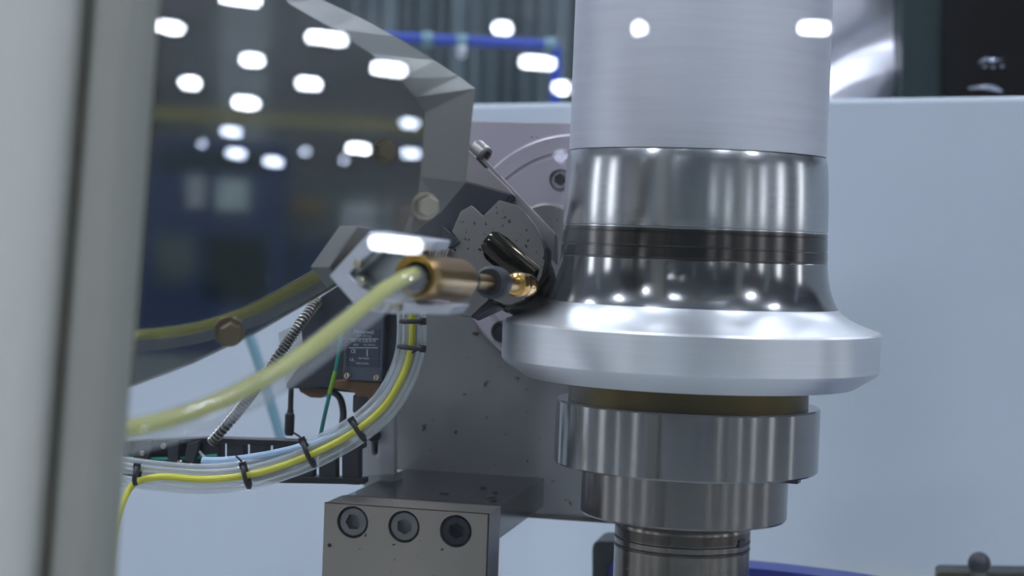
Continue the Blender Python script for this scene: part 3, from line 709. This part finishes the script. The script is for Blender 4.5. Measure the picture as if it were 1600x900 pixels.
# black loop cable under the switch, and the small hanging probe
b = MB(); cp = [lp(515, 610, -0.02), lp(530, 620, -0.02), lp(536, 640, -0.018), lp(535, 662, -0.015), lp(530, 690, -0.01)]
b.tube(cp, 0.0021, 10, 6); tag(b.build('black_cable', M['black'], loc=cp[-1]), 'short black cable looping down from the limit switch', 'cable')
t = thing('probe_sensor', 'thin dark probe hanging left below the limit switch', 'sensor', lp(449, 688, -0.022))
b = MB(); b.lathe(lp(455, 604, -0.024), -Z, [(0.0017, 0), (0.0017, 0.014), (0.0021, 0.0148), (0.0021, 0.016)], 14); b.build('probe_rod', M['black'], t)
b = MB(); b.lathe(lp(453, 645, -0.024), -Z, [(0.0021, 0), (0.0030, 0.001), (0.0030, 0.012), (0.0022, 0.014)], 16); b.build('probe_body', M['black_soft'], t)

# earth wire (green and yellow), conduit, teal background cable
g = [lp(534, 505, 0.004), lp(531, 540, 0.006), lp(524, 580, 0.006), lp(515, 615, 0.006), lp(507, 650, 0.004), lp(500, 684, 0.002)]
t = thing('earth_wire', 'thin green and yellow earth wire in front of the limit switch', 'wire', g[-1])
b = MB(); b.tube(g[:4], 0.0012, 8, 6); b.build('green_insulation', M['green'], t)
b = MB(); b.tube([g[2] + V((0, -0.0004, 0)), (g[2] + g[3]) / 2 + V((0, -0.0008, 0)), g[3] + V((0, -0.0004, 0))], 0.0013, 8, 6); b.build('yellow_stripe', M['greenyellow'], t)
b = MB(); b.tube(g[3:], 0.0012, 8, 6); b.build('green_insulation', M['green'], t)
cpth = [P(496, 470, 1.072), P(468, 507, 1.052), P(440, 548, 1.05), P(405, 600, 1.06), P(370, 645, 1.07), P(330, 692, 1.08)]
t = thing('metal_conduit', 'ribbed flexible metal conduit running down beside the switch', 'conduit', cpth[-1])
sp = smooth_path(cpth, 10); b = MB(); b.tube(sp, 0.0026, 12, 1); b.build('core', M['dark_steel'], t)
for i in range(0, len(sp) - 1):
    d_ = (sp[i + 1] - sp[i]).normalized(); b = MB(); b.lathe(sp[i], d_, [(0.0024, 0), (0.0034, 0.0002), (0.0034, 0.0008), (0.0024, 0.0010)], 12, cap=False); b.build('rib', M['conduit'], t)
tp = [P(380, 500, 1.62), P(402, 560, 1.62), P(420, 620, 1.62), P(440, 690, 1.62), P(446, 730, 1.62)]
b = MB(); b.tube(tp, 0.0046, 10, 6); tag(b.build('teal_cable', M['teal'], loc=tp[-1]), 'blurred teal cable hanging behind the metal conduit', 'cable')

# ================================================================== slotted white bracket
WB = Plane(P(590, 700, 1.12), -MY)
def wb(px, py, off=0.0): return Plane(WB.p - MY * off, -MY).at(px, py)
t = thing('slotted_bracket', 'white slotted bracket at the left edge of the carriage plate', 'bracket', wb(590, 750))
sl = [(581, 680), (584, 676), (588, 676), (591, 680), (590, 707), (588, 711), (583, 711), (581, 707)]
b = MB(); b.prism([wb(x, y) for x, y in ((556, 640), (617, 640), (617, 742), (556, 742))], MY * 0.006, [[wb(x, y) for x, y in sl]]); b.build('upright', M['white_bracket'], t, bevel=0.0005)
b = MB(); b.prism([wb(x, y, -0.004) for x, y in ((567, 740), (617, 740), (617, 760), (567, 760))], MY * 0.02); b.build('foot', M['alu_inner'], t, bevel=0.0005)
b = MB(); b.prism([wb(x, y, -0.0061) for x, y in ((578, 670), (594, 670), (594, 716), (578, 716))], MY * 0.001); b.build('slot_back', M['hole'], t)
b = MB(); b.lathe(wb(586, 680, 0.0), -MY, [(0.0042, 0), (0.0042, 0.003), (0.003, 0.004)], 16, ref=Z); b.build('slot_screw', M['bolt_dark'], t)

# ================================================================== cable carrier
CQ = Plane(P(440, 715, 1.075), (-MY * 0.96 + MX * 0.05).normalized())
def cq(px, py, off=0.0): return Plane(CQ.p + CQ.n * off, CQ.n).at(px, py)
t = thing('cable_carrier', 'black plastic cable carrier chain along the machine bed', 'cable carrier', cq(400, 752))
cb_ = -CQ.n
def yt(x): return 684 + (x - 320) * 0.030
def yb(x): return 742 + (x - 320) * 0.058
b = MB(); b.prism([cq(x, y) for x, y in ((190, 690), (320, 684), (566, 692), (566, 702), (320, 692), (190, 700))], cb_ * 0.012); b.build('upper_rail', M['black'], t, bevel=0.0004)
b = MB(); b.prism([cq(x, y) for x, y in ((190, 734), (320, 734), (440, 744), (568, 748), (568, 757), (440, 755), (320, 745), (190, 744))], cb_ * 0.012); b.build('lower_rail', M['black'], t, bevel=0.0004)
x = 318
while x < 556:
    x1 = min(x + 27, 562)
    b = MB(); b.prism([cq(a, c_, -0.001) for a, c_ in ((x, yt(x) + 4), (x1, yt(x1) + 4), (x1, yb(x1) + 2), (x, yb(x) + 2))], cb_ * 0.009); b.build('link', M['black_soft'], t, bevel=0.0005)
    x += 36
for k, (xa, xb) in enumerate(((204, 238), (262, 278), (284, 312))):
    b = MB()
    pts = [(xa + 8, 694), (xb, 688), (xb - 6, 712), (xb - 12, 731), (xa + 12, 730), (xa + 4, 716)] if k != 1 else [(xa, 690), (xb, 688), (xb, 734), (xa, 734)]
    b.prism([cq(p, q, 0.006) for p, q in pts], cb_ * 0.004); b.build('bracket_link', M['black_soft'], t, bevel=0.0004)
b = MB(); b.prism([cq(a, c_, -0.008) for a, c_ in ((190, 694), (318, 688), (318, 742), (190, 738))], cb_ * 0.004); b.build('carrier_back', M['black'], t)
for (px, py) in ((222, 708), (281, 723), (255, 697), (298, 728)):
    c = cq(px, py, 0.0065); b = MB(); b.lathe(c, CQ.n, [(0.0017, -0.001), (0.0017, 0.0006), (0.0012, 0.0012)], 12); b.build('link_pin', M['bolt_zinc'], t)
wpts = [cq(195, 716, 0.001), cq(240, 717, 0.001), cq(290, 716, 0.001), cq(340, 711, 0.001)]
b = MB(); b.tube(wpts, 0.0011, 8, 5); tag(b.build('teal_wire', M['green'], loc=wpts[0]), 'thin teal wire lying inside the cable carrier', 'wire')

# ================================================================== tube bundle
TB = [(640, 462, 1.010), (643, 500, 1.012), (641, 545, 1.014), (628, 588, 1.016), (600, 634, 1.018), (556, 672, 1.018), (500, 703, 1.016), (440, 727, 1.014), (385, 742, 1.012), (320, 748, 1.010), (255, 744, 1.008), (205, 738, 1.006), (150, 730, 1.004)]
def bundle(off, dd, spread=1.0, first=0, last=None):
    pts = TB[first:last]; out_ = []
    for i, (x, y, d) in enumerate(pts):
        j0 = pts[max(i - 1, 0)]; j1 = pts[min(i + 1, len(pts) - 1)]
        tx, ty = j1[0] - j0[0], j1[1] - j0[1]; l = math.hypot(tx, ty)
        out_.append(P(x - ty / l * off * spread, y + tx / l * off * spread, d + dd))
    return out_
tubes = [(-19, 0.0055, 'clear plastic air tube on the outer side of the tie-wrapped bundle'), (-11, 0.0, 'clear plastic air tube next to the outermost of the bundle'),
         (9, 0.0, 'clear plastic air tube just inside the yellow tube of the bundle'), (18, 0.0055, 'clear plastic air tube on the inner side of the tie-wrapped bundle'),
         (2, 0.0085, 'clear plastic air tube running behind the yellow tube of the bundle')]
for off, dd, lab in tubes:
    p_ = bundle(off, dd); b = MB(); b.tube(p_, 0.0019, 10, 6)
    tag(b.build('air_tube', M['clear'], loc=p_[6]), lab, 'tube', 'clear tubes of the bundle')
p_ = bundle(-1, -0.003, 1, 0, 11) + [P(222, 750, 1.004), P(204, 762, 1.0), P(190, 790, 0.995), P(180, 830, 0.99), P(172, 900, 0.985)]
b = MB(); b.tube(p_, 0.0019, 10, 6); tag(b.build('air_tube', M['yellow'], loc=p_[8]), 'yellow air tube within the bundle of clear tubes', 'tube')
p_ = [P(x, y, d) for x, y, d in ((318, 722, 1.03), (350, 722, 1.025), (400, 716, 1.02), (450, 706, 1.02), (500, 692, 1.02), (545, 672, 1.025), (580, 645, 1.03), (606, 610, 1.035), (622, 570, 1.035))]
b = MB(); b.tube(p_, 0.0030, 12, 6); tag(b.build('air_hose', M['paleblue'], loc=p_[2]), 'pale blue hose leaving the cable carrier above the bundle', 'hose')
p_ = [cq(312, 706, 0.004), cq(326, 722, 0.014), cq(340, 738, 0.02), P(362, 746, 1.02)]
b = MB(); b.tube(p_, 0.0009, 8, 5); tag(b.build('thin_tube', M['clear'], loc=p_[0]), 'very thin pale tube dropping from the cable carrier into the bundle', 'tube')

def cable_tie(px, py, d, tx, ty, width, label, tail=True):
    l = math.hypot(tx, ty); tx, ty = tx / l, ty / l; nx, ny = -ty, tx
    c = P(px, py, d); th = thing('cable_tie', label, 'cable tie', c, 'black cable ties on the tube bundle')
    ex = (RT * tx - UP * ty); en = (RT * nx - UP * ny); ed = FW
    k = d / FPX; rx = width * k; rd = 0.0062; pts = []
    for i in range(20):
        a = 2 * math.pi * i / 20; pts.append(c + en * (rx * math.cos(a)) + ed * (rd * math.sin(a)))
    b = MB(); b.tube(pts, 0.0014, 8, 2, closed=True); b.build('strap', M['black'], th)
    b = MB(); b.box(c - en * rx - ed * 0.002, 0.0040, 0.0034, 0.0040, ex, ed, en); b.build('head', M['black'], th, bevel=0.0004)
    if tail:
        h0 = c - en * rx; b = MB(); b.tube([h0, h0 - en * 0.003 - ex * 0.001, h0 - en * 0.006 - ex * 0.003], 0.0006, 6, 4); b.build('tail', M['black'], th)
cable_tie(642, 543, 1.010, 3, -30, -19, 'black cable tie on the upright part of the bundle beside the switch')
cable_tie(644, 502, 1.008, 0, -30, -17, 'topmost black cable tie, under the nozzle bracket', False)
cable_tie(560, 672, 1.012, 50, -32, 18, 'black cable tie where the bundle passes the slotted bracket', False)
cable_tie(482, 708, 1.010, 56, -25, 22, 'black cable tie on the bundle above the mounting bracket corner')
cable_tie(385, 744, 1.006, 55, -14, 18, 'black cable tie with cut end in the sagging middle of the bundle')
cable_tie(214, 742, 1.002, 50, 6, 14, 'leftmost black cable tie, next to the window frame', False)

# ================================================================== lower right: blue rim, dark block, knob lever
t = thing('base_rim', 'curved royal blue machine base rim at the bottom behind the shaft', 'machine base', V((AX.x + 0.1, AX.y + 0.2, 1.20)))
b = MB(); pts = []; n = 28; RB = 0.25; zb_ = 1.2815
ins, outs = [], []
for k in range(n + 1):
    a = rad(-3 + 83 * k / n); dv = V((math.sin(a), math.cos(a), 0))
    outs.append(V((AX.x, AX.y, zb_)) + dv * RB); ins.append(V((AX.x, AX.y, zb_)) + dv * (RB - 0.03))
b.prism(outs + ins[::-1], -Z * 0.08); b.build('rim_wall', M['blue'], t, bevel=0.004)
t = thing('dark_block', 'dark round-cornered block left of the blue base rim', 'block', P(938, 960, 1.24))
b = MB(); b.prism([P(x, y, 1.24) for x, y in ((925, 960), (925, 856), (928, 848), (936, 845), (965, 846), (965, 960))], MY * 0.04); b.build('body', M['black_soft'], t, bevel=0.002)
b = MB(); b.prism([P(x, y, 1.235) for x, y in ((950, 960), (951, 888), (955, 879), (962, 876), (962, 960))], MY * 0.02); b.build('blue_insert', M['blue'], t, bevel=0.002)
t = thing('clamp_lever', 'black ball knob on a grey stem at the lower right', 'lever', P(1530, 898, 1.3))
kc = P(1530, 880, 1.3); b = MB(); prof = []
for k in range(13):
    a = -math.pi / 2 + math.pi * k / 12; prof.append((max(0.0082 * math.cos(a), 1e-4), 0.0082 * math.sin(a)))
b.lathe(kc, Z, prof, 28, cap=False); b.build('ball_knob', M['rubber'], t)
b = MB(); b.lathe(kc - Z * 0.018, Z, [(0.0062, 0), (0.0062, 0.009), (0.005, 0.013)], 20); b.build('stem', M['switch_plate'], t)
b = MB(); b.prism([P(x, y, 1.3) for x, y in ((1462, 897), (1468, 893), (1680, 896), (1680, 930), (1462, 930))], MY * 0.03); b.build('base_bar', M['black'], t, bevel=0.001)

# ================================================================== background above the panel
# dark slatted curtain
t = thing('slat_curtain', 'dark green-grey vertical slat curtain in the background', 'curtain', P(800, 300, 3.4))
x = 380
k = 0
proto = {}
while x < 1310:
    c = P(x + 13, 20, 3.4 + (0.015 if k % 2 else 0.0)); wS = 25 * 3.4 / FPX
    b = MB(); b.box(c, wS, 0.012, 0.75, V((1, 0, 0)), V((0, 1, 0)), Z)
    b.build('slat', M['curtain2'] if k % 5 in (2, 3) else M['curtain'], t, bevel=0.002)
    x += 27; k += 1
b = MB(); b.box(P(845, -250, 3.46), 1.3, 0.05, 0.05, V((1, 0, 0)), V((0, 1, 0)), Z); b.build('head_rail', M['cab_green'], t)
b = MB(); b.box(P(845, 20, 3.48), 1.3, 0.02, 0.75, V((1, 0, 0)), V((0, 1, 0)), Z); b.build('backing', M['cab_green'], t)
# blue pipe frame
t = thing('pipe_rail', 'blue painted pipe rail bending down behind the workpiece', 'rail', P(868, 200, 2.5))
pp = [P(560, 57, 2.5), P(640, 60, 2.5), P(760, 66, 2.5), P(850, 70, 2.5), P(866, 76, 2.5), P(869, 92, 2.5), P(868, 140, 2.5), P(865, 230, 2.5)]
b = MB(); b.tube(pp, 0.0075, 12, 6); b.build('pipe', M['blue_pipe'], t)
for (px, py) in ((668, 62), (722, 66), (860, 71)):
    b = MB(); b.lathe(P(px, py, 2.5) - V((0.008, 0, 0)), V((1, 0, 0)), [(0.0095, 0), (0.011, 0.002), (0.011, 0.014), (0.0095, 0.016)], 16); b.build('pipe_clamp', M['teal'], t)
b = MB(); b.lathe(P(722, 72, 2.49), -Z, [(0.006, 0), (0.008, 0.004), (0.007, 0.014), (0.003, 0.018)], 14); b.build('hook', M['alu_bracket'], t)
# crumpled bright sheet
t = thing('bright_sheet', 'crumpled shiny metal sheet at the upper right behind the tube', 'sheet', P(1350, 160, 1.78))
b = MB(); nx, ny = 36, 40; vs = []; fs = []
for j in range(ny + 1):
    for i in range(nx + 1):
        px = 1262 + (1408 - 1262) * i / nx; py = -70 + (240 + 0) * j / ny
        u, v = i / nx, j / ny
        dz = 0.006 * math.sin(9 * v + 4 * u + 0.6) + 0.0022 * math.sin(17 * v + 5 * u + 1.3 * math.sin(4 * u))
        vs.append(P(px, py, 1.80 + dz))
for j in range(ny):
    for i in range(nx): a = j * (nx + 1) + i; fs.append((a, a + 1, a + nx + 2, a + nx + 1))
b.add(vs, fs, True)
k0 = len(vs); b2 = [v + V((0, 0.004, 0)) for v in vs]; b.add(b2, [f[::-1] for f in fs], True)
b.build('sheet', M['foil'], t)
b = MB(); b.prism([P(x, y, 1.785) for x, y in ((1405, -80), (1411, -80), (1409, 170), (1403, 170))], V((0, 0.03, 0))); b.build('edge_strip', M['pillar'], t)
# dark cabinet with smoked glass
t = thing('dark_cabinet', 'dark green cabinet with smoked glass at the upper right corner', 'cabinet', P(1520, 170, 1.75))
b = MB(); b.prism([P(x, y, 1.76) for x, y in ((1411, -90), (1760, -90), (1760, 190), (1409, 190))], V((0, 0.25, 0))); b.build('body', M['cab_green'], t, bevel=0.002)
b = MB(); b.prism([P(x, y, 1.752) for x, y in ((1476, -90), (1750, -90), (1750, 190), (1474, 190))], V((0, 0.006, 0))); b.build('smoked_glass', M['cab_glass'], t, bevel=0.001)
def glass_glint(name, pts, seed):  # shiny strips and spots stand in for lamp reflections in the smoked glass
    rnd = random.Random(seed); b = MB(); n = len(pts); vs = []
    for i, (x, y, h) in enumerate(pts):
        vs.append(P(x, y - h / 2, 1.748 - rnd.random() * 0.004)); vs.append(P(x, y + h / 2, 1.749 - rnd.random() * 0.003))
    b.add(vs, [(2 * i, 2 * i + 1, 2 * i + 3, 2 * i + 2) for i in range(n - 1)]); vs2 = [v + V((0, 0.0006, 0)) for v in vs]
    b.add(vs2, [(2 * i + 2, 2 * i + 3, 2 * i + 1, 2 * i) for i in range(n - 1)]); b.build(name, M['glass_glint'], t)
glass_glint('glint_strip', [(1530, 98, 2), (1536, 94, 5), (1542, 92, 6), (1548, 94, 4), (1554, 93, 5), (1561, 94, 5), (1568, 91, 2)], 3)
glass_glint('glint_strip', [(1514, 138, 3), (1524, 137, 4), (1534, 136, 6), (1544, 136, 8), (1554, 138, 8), (1562, 141, 6), (1567, 143, 2)], 4)
for (px, py) in ((1539, 103), (1552, 104), (1566, 103)):
    b = MB(); b.prism([P(px + a, py + c_, 1.7505) for a, c_ in ((-3, -2), (3, -2), (3, 3), (-3, 3))], V((0, 0.001, 0))); b.build('glint_spot', M['glass_glint'], t)
